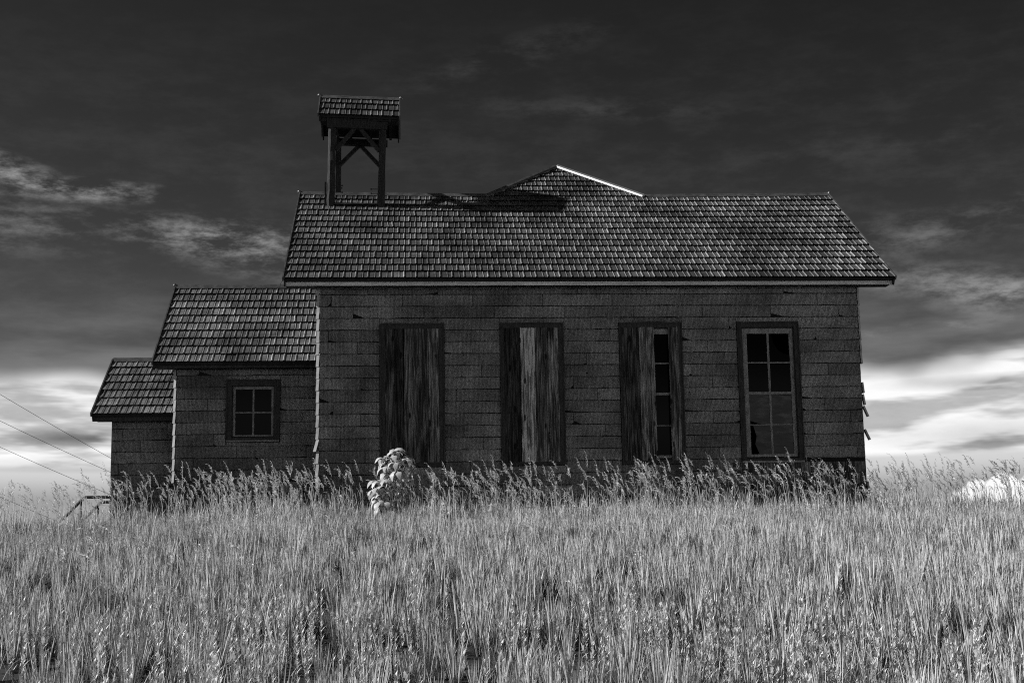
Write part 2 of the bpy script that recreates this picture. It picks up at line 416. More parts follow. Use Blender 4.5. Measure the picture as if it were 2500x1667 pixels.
porch_wall = mb.build('wall', 'tar_paper', house)

# siding shingles, one object each
def shingle(parent, x0, x1, z0, z1, yw, tear=None):
    w_ = x1-x0; n = 6 if w_ > 0.3 else 3
    ff, bk = [], []
    for i in range(n+1):
        x = w_*i/n; zj = rng.uniform(-0.006, 0.006)
        if tear and ((tear > 0 and i == n) or (tear < 0 and i == 0)): zj += abs(tear)
        ff.append((x, zj))
    v = []
    for x, zj in ff: v.append((x, -0.020, zj))
    for x, zj in ff: v.append((x, -0.007, z1-z0))
    for x, zj in ff: v.append((x, -0.001, zj))
    k = n+1; f = []
    for i in range(n):
        f.append((i, i+1, k+i+1, k+i)); f.append((2*k+i, 2*k+i+1, i+1, i))
    f.append((0, k, 2*k)); f.append((n, 2*k+n, k+n))
    o_ = obj('siding_shingle', v, f, 'siding', parent)
    o_.location = Vector((x0, yw+rng.uniform(-0.004, 0.0), z0))-base_of(parent)
    o_.rotation_euler = (rng.uniform(-0.02, 0.0), rng.normal(0, 0.0022), 0)
    return o_
def side_wall(parent, x0, x1, yw, ztop, zline, step, holes, skip=None, phase=0.0):
    z = zline; zs = []
    while z < ztop-0.03: z += step
    z1 = ztop
    k = 0
    zb = z-step
    zcur = zline
    bottoms = []
    q = zline+step*8
    while q > -0.70:
        if q < ztop-0.02: bottoms.append(q)
        q -= step
    top = ztop
    for bz in bottoms:
        # segments free of openings
        segs = [(x0, x1)]; extra = []
        for (a, b_, c, d) in holes:
            if bz < d+0.01 and top > c-0.01:
                if top > d+0.03: extra.append((a-0.004, b_+0.004, max(bz, d+0.010), top))
                elif bz < c-0.06: extra.append((a-0.004, b_+0.004, bz, c-0.042))
                ns = []
                for s0, s1 in segs:
                    if b_ <= s0 or a >= s1: ns.append((s0, s1))
                    else:
                        if a-0.006 > s0: ns.append((s0, a-0.006))
                        if b_+0.006 < s1: ns.append((b_+0.006, s1))
                segs = ns
        zt = top
        st = (phase + (k*0.43+rng.uniform(-0.1, 0.1))) % 1.22
        for s0, s1 in segs:
            cuts = [s0]; x = math.floor((s0-st)/1.22)*1.22+st
            while x < s1:
                if x > s0+0.12 and x < s1-0.12: cuts.append(x)
                x += 1.22
            cuts.append(s1)
            for a, b_ in zip(cuts[:-1], cuts[1:]):
                if skip and skip(a, b_, bz): continue
                t_ = None
                u = rng.uniform()
                if u < 0.09: t_ = rng.uniform(0.02, 0.07)
                elif u < 0.17: t_ = -rng.uniform(0.02, 0.07)
                shingle(parent, a+0.004, b_-0.004, bz+0.013, min(bz+step+0.002, ztop), yw, t_)
        for (a, b_, za, zb_) in extra:
            if not (skip and skip(a, b_, bz)): shingle(parent, a, b_, za+0.006, zb_-0.001, yw, None)
        top = bz; k += 1
    return bottoms
MSTEP, MLINE = 0.2073, 3.302
mhol = [WIN[k] for k in ('w1', 'w2', 'w3', 'w4')]
mb_b = side_wall(wall, -0.600, 8.855, 0.0, 3.665, MLINE, MSTEP, mhol, skip=lambda a, b_, z: z < 0.45 and b_ > 6.5 and a > 6.3, phase=0.3)
ab_b = side_wall(annex_wall, -3.200, -0.625, 1.2, 2.47, 2.284, 0.2105, [WIN['wa']], phase=0.9)
pb_b = side_wall(porch_wall, -4.440, -3.225, 1.8, 1.62, 1.401, 0.2078, [], phase=0.15)
# bare sheathing planks where the shingles have fallen off, low on the right
for i, (z0, z1, xa, xb) in enumerate([(0.36, 0.545, 6.50, 8.85), (0.165, 0.352, 6.28, 8.845), (-0.03, 0.157, 6.45, 8.85), (-0.25, -0.04, 6.40, 8.84)]):
    mb = MB(); mb.box(xa, -0.018+0.004*i, z0, xb, -0.001, z1)
    o_ = mb.build('sheathing_plank', 'old_board', wall); o_.color = (0.12, 0.12, 0.12, 1)
# folded corner strips, one to a course
def corner(parent, x, sgn, yw, bottoms, step, wid=0.046, skip=()):
    for i, bz in enumerate(bottoms):
        if i in skip: continue
        fl = 0.010+rng.uniform(0, 0.008); tw = 0.0
        if parent is wall and sgn < 0 and i == 13: fl = 0.055
        h = step+0.004
        v = []
        for z, e in ((0, fl), (h, 0.0)):
            a, b_ = sgn*(e), sgn*(wid+e)
            v += [(a, -0.024, z), (b_, -0.002, z), (b_, 0.07, z), (a, 0.07, z)]
        f = BF if sgn > 0 else [tuple(reversed(q)) for q in BF]
        o_ = obj('corner_strip', v, f, 'corner_metal', parent)
        o_.location = Vector((x, yw, bz))-base_of(parent)
corner(wall, 8.856, 1, 0.0, [z for z in mb_b if z > -0.1], MSTEP, 0.036, skip=(7, 8, 9, 10, 11, 12, 13, 14, 15, 16))
corner(wall, -0.602, -1, 0.0, [z for z in mb_b if z > 0.05], MSTEP, 0.05)
corner(annex_wall, -3.202, -1, 1.2, [z for z in ab_b if z > 0.3], 0.2105, 0.045)
# loose corner pieces hanging off the right corner
for (z, ang) in ((1.93, 5), (1.72, 8), (1.51, 22), (1.10, 24)):
    mb = MB(); mb.box(-0.008, -0.02, -0.20 if ang > 20 else -0.19, 0.020, 0.06, 0.0)
    o_ = obj('corner_strip', mb.v, mb.f, 'corner_metal', wall); o_.rotation_euler = (0, -R(ang), 0)
    o_.location = Vector((8.868, 0.0, z))-base_of(wall)

# roofs ---------------------------------------------------------------
TW = 0.2068
PROF = [(0.0, 0.0), (0.014, 0.001), (0.078, 0.005), (0.088, 0.000), (0.096, 0.000), (0.1020, 0.011), (0.1065, 0.010), (0.111, 0.0),
        (0.120, 0.000), (0.172, 0.001), (0.182, 0.016), (0.195, 0.016), (0.2068, 0.0)]
def tile_mesh(prof, x_off, ex):
    v = []; k = len(prof); le = ex+0.055; lift = 0.034
    for x, h in prof: v.append((x-x_off, 0.0, h+lift))
    for x, h in prof: v.append((x-x_off, le, h*0.9+0.001))
    for x, h in prof: v.append((x-x_off, 0.085, 0.004))
    f = []
    for i in range(k-1):
        f.append((i, i+1, k+i+1, k+i)); f.append((2*k+i, 2*k+i+1, i+1, i))
    return np.array(v), f
tiles = []
roof_ob = {}
def deck(name, r_, both=True, thick=0.05):
    L = r_['L']; mb = MB(); nseg = 10
    for side in ((1, -1) if both else (1,)):
        vv = []
        for i in range(nseg+1):
            x = r_['x0']+0.01+(r_['x1']-r_['x0']-0.02)*i/nseg
            for s, h in ((0.015, -0.004), (L-0.004, -0.004), (L-0.004, -thick), (0.015, -thick)):
                q = rpt(r_, x, s, h)
                if side < 0: q.y = 2*r_['yr']-q.y
                vv.append(q)
        ff = []
        for i in range(nseg):
            for j in range(4):
                a = i*4+j; b_ = i*4+(j+1) % 4; ff.append((a, a+4, b_+4, b_))
        ff += [(0, 1, 2, 3), (nseg*4+3, nseg*4+2, nseg*4+1, nseg*4)]
        if side < 0: ff = [tuple(reversed(q)) for q in ff]
        mb.add(vv, ff)
    return mb.build(name, 'roof_deck', house)
for key, nm in (('main', 'roof'), ('annex', 'annex_roof'), ('porch', 'porch_roof'), ('belfry', 'belfry_roof')):
    r_ = ROOFS[key]; roof_ob[key] = deck(nm, r_)
    ex = r_['L']/r_['rows']; r_['ex'] = ex
    full = tile_mesh(PROF, 0, ex); lft = tile_mesh(PROF[:8], 0, ex); rgt = tile_mesh(PROF[7:], PROF[7][0], ex)
    r_['meshes'] = [full, lft, rgt]
    n = (r_['x1']-r_['x0'])/TW; n = round(n*2)/2; tw = (r_['x1']-r_['x0'])/n; r_['tw'] = tw
    for row in range(r_['rows']):
        x = r_['x0']; odd = (row + (1 if key == 'porch' else 0)) % 2
        seq = []
        if odd: seq.append((2, x)); x += tw*(TW-PROF[7][0])/TW
        while x < r_['x1']-0.02:
            if r_['x1']-x > tw*0.95: seq.append((0, x)); x += tw
            else: seq.append((1, x)); break
        for kind, xx in seq: tiles.append((key, kind, xx, row*ex))
# biggest 300 in view become single parts, the rest one field per roof
fvec = _f
def tarea(tl):
    key, kind, x, s = tl; r_ = ROOFS[key]; q = rpt(r_, x+0.1, s+r_['ex']/2); d = q-CAM
    return -d.normalized().dot(r_['N'])*(1.0 if kind == 0 else 0.5)*r_['ex']/d.length**2
order = sorted(range(len(tiles)), key=lambda i: -tarea(tiles[i]))
single = set(order[:298])
tmesh = {}; TM = {'main': 'tile', 'annex': 'tile_annex', 'porch': 'tile_annex', 'belfry': 'tile_belfry'}
field = {k: ([], []) for k in ROOFS}; fieldtv = {k: [] for k in ROOFS}
for i, (key, kind, x, s) in enumerate(tiles):
    r_ = ROOFS[key]; q = rpt(r_, x, s, rng.uniform(0, 0.003)); sx = r_['tw']/TW
    jit = rng.uniform(-0.005, 0.005); tl_ = r_.get('tilt', 0.0)
    mt = Matrix(((sx, 0, 0, q.x), (0, r_['S'].y, r_['N'].y, q.y), (tl_*sx, r_['S'].z, r_['N'].z, q.z), (0, 0, 0, 1)))
    if rng.uniform() < 0.03: mt = mt @ Matrix.Translation((0, -rng.uniform(0.006, 0.022), 0.002)) @ Matrix.Rotation(rng.normal(0, 0.03), 4, 'Z')
    mt = mt @ Matrix.Rotation(jit*0.6, 4, 'Z') @ Matrix.Rotation(jit, 4, 'X')
    if i in single:
        mk = (key, kind)
        if mk not in tmesh:
            v, f = r_['meshes'][kind]; me = bpy.data.meshes.new('roof_tile'); me.from_pydata([tuple(a) for a in v], [], f); me.materials.append(M[TM[key]]); tmesh[mk] = me
        o_ = bpy.data.objects.new('roof_tile', tmesh[mk]); col.objects.link(o_); o_.parent = roof_ob[key]
        o_.matrix_basis = Matrix.Translation(-base_of(roof_ob[key])) @ mt
    else:
        v, f = r_['meshes'][kind]; V, F = field[key]; k = sum(len(a) for a in V)
        fieldtv[key] += [rng.uniform()]*len(v); A = np.array(mt); V.append(v @ A[:3, :3].T + A[:3, 3]); F += [tuple(a+k for a in q_) for q_ in f]
# the triangle of tiles above the ridge in front of the cross gable
r_ = ROOFS['main']; APEX = Vector((4.065, 4.713, 7.150)); TL = Vector((2.505, 3.19, 6.100)); TR = Vector((5.640, 3.19, 6.100))
bm = bmesh.new()
for row in range(14, 22):
    x = r_['x0'] + (TW/2 if row % 2 else 0.0)
    for k in range(52):
        xx = x+k*r_['tw']
        if xx < 2.2 or xx > 5.8: continue
        q = rpt(r_, xx, row*r_['ex'], rng.uniform(0, 0.003))
        v, f = r_['meshes'][0]
        vv = [bm.verts.new(q+Vector((a[0], 0, 0))+r_['S']*a[1]+r_['N']*a[2]) for a in v]
        for q_ in f: bm.faces.new([vv[j] for j in q_])
for A, B, flip in ((TL, APEX, 1), (APEX, TR, 1)):
    no = (B-A).normalized().cross(r_['N']).normalized()
    if no.z > 0: no = -no
    bmesh.ops.bisect_plane(bm, geom=bm.verts[:]+bm.edges[:]+bm.faces[:], plane_co=A, plane_no=-no, clear_outer=True)
V, F = field['main']; k = sum(len(a) for a in V)
fieldtv['main'] += list(np.repeat(rng.uniform(0, 1, len(bm.verts)//39+1), 39)[:len(bm.verts)]); bm.verts.index_update(); V.append(np.array([v.co[:] for v in bm.verts])); F += [tuple(v.index+k for v in f.verts) for f in bm.faces]; bm.free()
for key, (V, F) in field.items():
    if not V: continue
    vv = np.concatenate(V); o_ = obj('roof_tile_field', vv-np.array(base_of(roof_ob[key])), F, TM[key], roof_ob[key]); tag(o_, kind='stuff'); o_.data.attributes.new('tv', 'FLOAT', 'POINT').data.foreach_set('value', fieldtv[key])
# cross gable behind the ridge
mb = MB()
for sg in (-1, 1):
    e = Vector((4.065+sg*3.4, 4.713, 7.150-3.4*0.675))
    bl = TL if sg < 0 else TR
    A = APEX+Vector((0, 0, -0.01)); B = Vector((bl.x, bl.y, bl.z-0.01)); C = Vector((e.x, 9.3, e.z)); D = Vector((4.065, 9.3, 7.140)); E_ = Vector((e.x, 4.2, e.z))
    f = (0, 1, 4, 2, 3) if sg > 0 else (3, 2, 4, 1, 0)
    v = [A, B, C, D, E_]; mb.add(v, [f])
mb.add([APEX-Vector((0, 0, .012)), TL-Vector((0, 0, .012)), TR-Vector((0, 0, .012))], [(0, 1, 2)])
mb.add([(4.065, 9.25, 7.13), (0.7, 9.25, 4.85), (0.7, 9.25, -0.7), (7.43, 9.25, -0.7), (7.43, 9.25, 4.85)], [(0, 1, 2, 3, 4)])
cross = mb.build('cross_gable_roof', 'roof_deck', house)
# caps that run up both edges of the triangle: folded metal, standing proud of the tiles
def foldcap(name, A, B, inner, material, parent, h=0.062, wd=0.10):
    A = Vector(A); B = Vector(B); d = (B-A).normalized(); N = r_['N']
    side = d.cross(N).normalized()
    if side.dot(inner) < 0: side = -side
    sec = [side*0.045+N*0.035, side*0.020+N*(h), -side*0.035+N*(h+0.01), -side*0.10-N*0.02+Vector((0, 0, -0.03))]
    v = [p_+s_ for p_ in (A, B) for s_ in sec]; n = len(sec)
    f = [(i, i+1, n+i+1, n+i) for i in range(n-1)]+[(0, n-1, 2*n-1, n), tuple(range(n)), tuple(reversed(range(n, 2*n)))]
    mb = MB(); mb.add(v, f); o_ = mb.build(name, material, parent)
    bm = bmesh.new(); bm.from_mesh(o_.data); bmesh.ops.recalc_face_normals(bm, faces=bm.faces); bm.to_mesh(o_.data); bm.free()
    return o_
foldcap('hip_cap', TL, APEX, Vector((1, 0, -1)), 'cap_metal', cross)  # left cap's shade is put into its colour: darker metal than its twin
foldcap('hip_cap', APEX, TR, Vector((-1, 0, -1)), 'galvanised', cross)
# ridge caps, ball finials, rake trim, fascia
def ridge(key, spans, balls):
    r_ = ROOFS[key]; par = roof_ob[key]
    for (a, b_) in spans:
        mb = MB(); n = max(2, int((b_-a)/1.5))
        pts = [rpt(r_, a+(b_-a)*i/n, r_['L'], 0.0) + Vector((0, 0, 0.030)) for i in range(n+1)]
        for i in range(n):
            p0, p1 = pts[i], pts[i+1]
            sec = [Vector((0, -0.085, -0.050)), Vector((0, -0.028, 0.010)), Vector((0, 0, 0.034)), Vector((0, 0.028, 0.010)), Vector((0, 0.085, -0.050))]
            j = Vector((0, 0, rng.uniform(-0.003, 0.003)))
            v = [p0+s_+j for s_ in sec]+[p1+s_ for s_ in sec]
            mb.add(v, [(q, q+5, q+6, q+1) for q in range(4)]+[(0, 1, 2, 3, 4), (9, 8, 7, 6, 5)])
        mb.build('ridge_cap', 'cap_metal', par)
    for x in balls:
        mb = MB(); q = rpt(r_, x, r_['L'], 0.0)+Vector((0, 0, 0.055)); ball(mb, q, 0.034, 10, 8)
        mb.build('ridge_ball', 'cap_metal', par, smooth=True)
ridge('main', [(-1.196, TL.x+0.02), (TR.x-0.02, 9.448)], (-1.215, 9.470))
ridge('annex', [(-3.578, -0.64)], (-3.60,)); ridge('porch', [(-4.737, -3.25)], ()); ridge('belfry', [(-0.80, 0.76)], (-0.83, 0.80))
def trim(key, fasc, left=True, right=True, dark='fascia_paint', fb=0.085, fx=(0, 0)):
    r_ = ROOFS[key]; par = roof_ob[key]; L = r_['L']
    for ok, x, sg in ((left, r_['x0'], -1), (right, r_['x1'], 1)):
        if not ok: continue
        for side in (1, -1):
            mb = MB(); a = rpt(r_, x+sg*0.012, -0.015, 0.012); b_ = rpt(r_, x+sg*0.012, L, 0.012)
            if side < 0: a.y = 2*r_['yr']-a.y; b_.y = 2*r_['yr']-b_.y
            mb.beam(a, b_, 0.022, 0.075); mb.build('rake_trim', 'cap_metal', par)
            mb = MB(); a2 = a+Vector((-sg*0.030, side*0.03, -0.070)); b2 = b_+Vector((-sg*0.030, 0, -0.080)); mb.beam(a2, b2, 0.026, 0.11); mb.build('rake_board', 'belfry_wood', par)
    if fasc:
        a = rpt(r_, r_['x0']+0.02+fx[0], 0.03, -0.055); b_ = rpt(r_, r_['x1']-0.02+fx[1], 0.03, -0.055)
        mb = MB(); mb.box(a.x, a.y+0.015, a.z-fb+0.03, b_.x, a.y+0.045, a.z+0.025); mb.build('fascia', dark, par)
        mb = MB(); mb.box(a.x, a.y+0.047, a.z-fb+0.055, b_.x, a.y+0.38, a.z-fb+0.07); mb.build('soffit', 'belfry_wood', par)
trim('main', True, fb=0.10); trim('annex', True, True, False, 'casing_wood', 0.085); trim('porch', True, True, False, 'casing_wood', 0.11)
trim('belfry', True, True, True, 'belfry_wood', 0.10)
mb = MB(); mb.box(-0.69, -0.045, 3.622, 8.91, -0.0225, 3.700); mb.build('frieze_board', 'frieze_paint', wall)

# belfry timber -------------------------------------------------------
YF, YB = 2.70, 3.775
def log(name, a, b_, r0, r1):
    mb = MB(); n = 9; pts = []; rr = []
    for i in range(n+1):
        t_ = i/n; q = Vector(a).lerp(Vector(b_), t_); pts.append(q+Vector((rng.uniform(-.006, .006), rng.uniform(-.006, .006), 0))); rr.append(r0+(r1-r0)*t_+rng.uniform(-.011, .006))
    mb.tube(pts, rr, 9); return mb.build(name, 'belfry_wood', house)
log('belfry_post', (-0.575, YF, 5.72), (-0.535, YF, 7.46), 0.080, 0.076)
log('belfry_post', (0.405, YF, 5.70), (0.440, YF, 7.42), 0.078, 0.074)
mb = MB(); mb.beam((-0.475, YB, 5.8), (-0.47, YB, 7.46), 0.105, 0.11); mb.build('belfry_post', 'belfry_wood', house)
mb = MB(); mb.beam((0.375, YB, 5.8), (0.40, YB, 7.44), 0.105, 0.11); mb.build('belfry_post', 'belfry_wood', house)
for (a, b_, h) in (((-0.64, YF-0.02, 7.435), (0.53, YF-0.02, 7.39), 0.15), ((-0.62, YB, 7.42), (0.52, YB, 7.38), 0.13),
                ((-0.55, YF, 7.45), (-0.50, YB, 7.43), 0.12), ((0.44, YF, 7.41), (0.42, YB, 7.40), 0.12)):
    mb = MB(); mb.beam(a, b_, 0.11, h); mb.build('belfry_beam', 'belfry_wood', house)
for (a, b_) in (((-0.47, YF, 6.92), (-0.10, YF, 7.36)), ((0.37, YF, 6.90), (0.01, YF, 7.34)),
               ((-0.44, YB, 6.93), (-0.02, YB, 7.37)), ((0.37, YB, 6.90), (-0.05, YB, 7.36)),
               ((-0.52, YF+.05, 6.95), (-0.50, YF+.45, 7.38)), ((-0.47, YB-.05, 6.95), (-0.48, YB-.45, 7.38)),
               ((0.43, YF+.05, 6.95), (0.43, YF+.45, 7.36)), ((0.39, YB-.05, 6.95), (0.41, YB-.45, 7.36))):
    mb = MB(); mb.beam(a, b_, 0.07, 0.085, (0, 1, 0)); mb.build('belfry_brace', 'belfry_wood', house)
for i in range(4):
    x = -0.62+0.40*i
    for sg in (-1, 1):
        mb = MB(); mb.beam((x, YR+sg*0.62, 7.50), (x, YR+sg*0.03, 8.0), 0.05, 0.09); mb.build('belfry_rafter', 'belfry_wood', house)
# thin board and old insulator brackets at the post feet
mb = MB(); mb.box(-0.685, YF-0.03, 5.74, -0.655, YF+0.05, 6.27); mb.build('belfry_board', 'belfry_wood', house)
for (x0_, x1_, z) in ((-0.50, -0.345, 6.190), (-0.50, -0.355, 6.140), (-0.50, -0.345, 6.055), (0.215, 0.39, 6.120), (0.22, 0.38, 6.035)):
    mb = MB(); mb.tube([(x0_, YF-0.05, z), (x1_, YF-0.05, z)], 0.008, 6)
    e = x1_ if x0_ < 0 else x0_
    ball(mb, (e, YF-0.05, z), 0.018, 6, 4); mb.build('insulator_bracket', 'wire_metal', house)
# flashing strip on the roof under the posts
r_ = ROOFS['main']
mb = MB()
a = rpt(r_, -0.5, r_['L']-0.66, 0.062); b_ = rpt(r_, 0.45, r_['L']-0.66, 0.062)
mb.beam(a, b_, 0.05, 0.012, r_['N']); mb.build('post_flashing', 'cap_metal', house)

# windows -------------------------------------------------------------
def plank(parent, x0, x1, z0, z1, y, tone, lean=0.0, th=0.024):
    n = 5; v = []
    for i in range(n+1):
        x = x0+(x1-x0)*i/n; zt = z1+rng.uniform(-0.012, 0.004); zb = z0+rng.uniform(-0.004, 0.010)
        v += [(x, y, zb), (x+lean, y, zt), (x, y+th, zb), (x+lean, y+th, zt)]
    f = []
    for i in range(n):
        a = i*4; b_ = a+4; f += [(a, b_, b_+1, a+1), (a+2, a+3, b_+3, b_+2), (a+1, b_+1, b_+3, a+3), (a, a+2, b_+2, b_)]
    f += [(0, 1, 3, 2), (n*4, n*4+2, n*4+3, n*4+1)]
    mb = MB(); mb.add(v, f); o_ = mb.build('plank', 'old_board', parent); o_.color = (tone, tone, tone, 1)
    return o_
def casing(key, yw, cw, sill):
    a, b_, c, d = WIN[key]; mb = MB(); y0, y1 = yw-0.036, yw+0.0
    mb.box(a, y0, c, a+cw, y1, d); mb.box(b_-cw, y0, c, b_, y1, d)
    mb.box(a+cw, y0, d-cw, b_-cw, y1, d); mb.box(a+cw, y0, c, b_-cw, y1, c+cw*0.5)
    mb.box(a-0.004, y0-0.006, d+0.001, b_+0.004, y1, d+0.012)            # drip cap
    # jamb lining through the wall
    mb.box(a+cw-0.02, y1+0.001, c+0.03, a+cw+0.012, yw+0.138, d-0.05); mb.box(b_-cw-0.012, y1+0.001, c+0.03, b_-cw+0.02, yw+0.138, d-0.05)
    mb.box(a+cw-0.02, y1+0.001, d-cw-0.012, b_-cw+0.02, yw+0.136, d-cw+0.02)
    o_ = mb.build('window', 'casing_wood', house)
    # raised back-band round the outside edge
    mb = MB(); e = 0.014
    mb.box(a-0.004, y0-0.014, c, a+e, y0-0.001, d); mb.box(b_-e, y0-0.014, c, b_+0.004, y0-0.001, d); mb.box(a+e, y0-0.014, d-e, b_-e, y0-0.001, d)
    mb.build('back_band', 'casing_wood', o_)
    mb = MB(); mb.box(a+0.005, y0-0.020, c-0.032, b_-0.005, y1-0.001, c-0.002); mb.build('sill', 'sash_wood' if sill else 'casing_wood', o_)
    return o_
def sash(parent, key, yw, xs, zs, rows, mw, mh, broken=(), dirty=()):
    a, b_, c, d = WIN[key]; y0, y1 = yw+0.035, yw+0.075
    x0, x1 = a+xs[0], a+xs[3]; top, bot = zs[0], zs[-1]
    mb = MB()
    mb.box(a+0.085, y0, c+0.035, x0, y1, d-0.085); mb.box(x1, y0, c+0.035, b_-0.085, y1, d-0.085)
    mb.box(x0, y0, top, x1, y1, d-0.085); mb.box(x0, y0, c+0.035, x1, y1, bot)
    mb.build('sash', 'sash_wood', parent)
    mb = MB(); mb.box(a+xs[1], y0+0.004, bot, a+xs[2], y1-0.004, top); mb.build('muntin', 'sash_wood', parent)
    for i in range(len(rows)):
        z1, z0 = rows[i]
        if i < len(rows)-1:
            zn = rows[i+1][0]
            for (u0, u1) in ((xs[0], xs[1]), (xs[2], xs[3])):
                mb = MB(); mb.box(a+u0, y0+0.006, zn, a+u1, y1-0.006, z0); mb.build('muntin', 'sash_wood', parent)
        for j, (u0, u1) in enumerate(((xs[0], xs[1]), (xs[2], xs[3]))):
            yg = y0+0.018; g = 'glass_dirty' if (i, j) in dirty else 'glass_dark'
            X0, X1 = a+u0, a+u1
            if (i, j) in broken:
                fr = broken[(i, j)]
                pts = [(X0+(X1-X0)*p_, z0+(z1-z0)*q_) for p_, q_ in fr]
            else: pts = [(X0, z0), (X1, z0), (X1, z1), (X0, z1)]
            n = len(pts); v = [(x, yg, z) for x, z in pts]+[(x, yg+0.004, z) for x, z in pts]
            f = [tuple(range(n)), tuple(reversed(range(n, 2*n)))]+[(k, n+k, n+(k+1) % n, (k+1) % n) for k in range(n)]
            mb = MB(); mb.add(v, f); mb.build('pane', g, parent)
# boarded windows
w1 = casing('w1', 0.0, 0.085, False); a = WIN['w1'][0]
for (u0, u1, tone) in ((0.086, 0.243, 0.07), (0.246, 0.398, 0.06), (0.412, 0.668, 0.12), (0.672, 0.828, 0.085), (0.833, 1.010, 0.13)):
    plank(w1, a+u0, a+u1, 0.60, 2.925, -0.030, tone)
w2 = casing('w2', 0.0, 0.085, False); a = WIN['w2'][0]
for (u0, u1, tone) in ((0.066, 0.335, 0.032), (0.346, 0.597, 0.62), (0.602, 0.820, 0.14), (0.828, 1.010, 0.17)):
    plank(w2, a+u0, a+u1, 0.595, 2.925, -0.040 if u0 > .3 else -0.042, tone)
w3 = casing('w3', 0.0, 0.085, False); a = WIN['w3'][0]
for (u0, u1, tone, ln) in ((0.045, 0.334, 0.06, 0.0), (0.340, 0.606, 0.17, 0.0), (0.862, 1.040, 0.15, 0.0)):
    plank(w3, a+u0, a+u1, 0.60, 2.925, -0.042, tone, ln)
ROWS4 = [(2.81, 2.305), (2.283, 1.780), (1.737, 1.212), (1.196, 0.690)]
sash(w3, 'w3', 0.0, (0.183, 0.530, 0.565, 0.915), (2.81, 0.69), ROWS4, 0, 0)
w4 = casing('w4', 0.0, 0.085, True)
sash(w4, 'w4', 0.0, (0.183, 0.541, 0.578, 0.940), (2.81, 0.69), ROWS4, 0, 0,
     broken={(0, 1): [(0, 0), (1, 0), (1, 0.25), (0.72, 0.30), (0.45, 0.42), (0.22, 0.70), (0.10, 1), (0, 1)],
             (3, 0): [(1, 0), (1, 1), (0.15, 1), (0.30, 0.62), (0.22, 0.35), (0.42, 0)],
             (2, 0): [(0, 0.12), (0.5, 0.02), (1, 0), (1, 1), (0, 1)]},
     dirty={(2, 0), (2, 1), (3, 0), (3, 1)})
wa = casing('wa', 1.2, 0.10, True)
sash(wa, 'wa', 1.2, (0.155, 0.457, 0.487, 0.792), (2.045, 1.225), [(2.045, 1.638), (1.616, 1.225)], 0, 0)
# room partition behind, so that the broken panes look into a real dark room
mb = MB(); mb.box(2.0, 4.5, -0.14, 8.7, 4.6, 3.6); mb.build('inner_wall', 'interior_dark', house)

# ------------------------------------------------------------------ small things about the house
def rail(label, xa, y, za, xb, zb, xc, zc):
    mb = MB(); mb.tube([(xa-0.35, y, za-0.36), (xa, y, za), (xb-0.02, y, zb-0.015), (xb+0.03, y, zb+0.012), (xc, y, zc)], 0.028, 8)
    o_ = mb.build('handrail', 'rail_paint'); tag(o_, label, 'handrail', 'handrails of the porch steps')
    for x, z in ((xb-0.05, zb), (xa-0.20, za-0.20)):
        m2 = MB(); m2.tube([(x, y, ground(x, y)-0.05), (x, y, z-0.01)], 0.02, 6); m2.build('rail_post', 'rail_paint', o_)
    return o_
rail('dark pipe handrail beside the porch, the higher and nearer of the two', -5.468, 2.6, -0.185, -5.073, 0.223, -4.45, 0.232)
rail('dark pipe handrail beside the porch, the lower and farther of the two', -5.311, 4.0, -0.06, -5.053, 0.197, -4.46, 0.215)
def uv2w(px, py, y):
    a = (px-1250)/3472.2; b_ = (833.5-py)/3472.2
    d = _f+_r*a+_u*b_; return CAM+d*((y-CAM.y)/d.y)
for (p0, p1, y0, y1, sg, lab) in (((-420, 700), (560, 1270), 34, 52, 6, 'thin overhead wire left of the porch, topmost of four'),
                             ((-420, 815), (560, 1275), 34, 52, 5, 'thin overhead wire left of the porch, second from top'),
                             ((-420, 893), (560, 1320), 34, 52, 5, 'thin overhead wire left of the porch, third from top'),
                             ((-420, 1020), (420, 1385), 34, 48, 3, 'thin wire sloping into the grass at the far left')):
    A = uv2w(*p0, y0); B = uv2w(*p1, y1)
    pts = [A.lerp(B, t_/24)+Vector((0, 0, -0.35*sg/6*4*(t_/24)*(1-t_/24))) for t_ in range(25)]
    mb = MB(); mb.tube(pts, 0.010, 5); tag(mb.build('overhead_wire', 'wire_metal'), lab, 'wire', 'wires left of the house')
mb = MB(); P = [(-1.20, -0.20, 3.70), (-1.26, -0.05, 3.60), (-1.335, 0.3, 3.62), (-1.33, 0.6, 3.64), (-1.27, 0.9, 3.70), (-1.20, 1.1, 3.40)]
P = [uv2w(693, 681, -0.25), uv2w(686, 690, 0.1), uv2w(683, 700, 0.5), uv2w(685, 706, 1.0), uv2w(691, 714, 1.5), uv2w(700, 720, 2.2)]
mb.tube(P, 0.006, 5); tag(mb.build('loose_wire', 'wire_metal'), 'thin loose wire dangling from the left eave corner to the annex roof', 'wire')

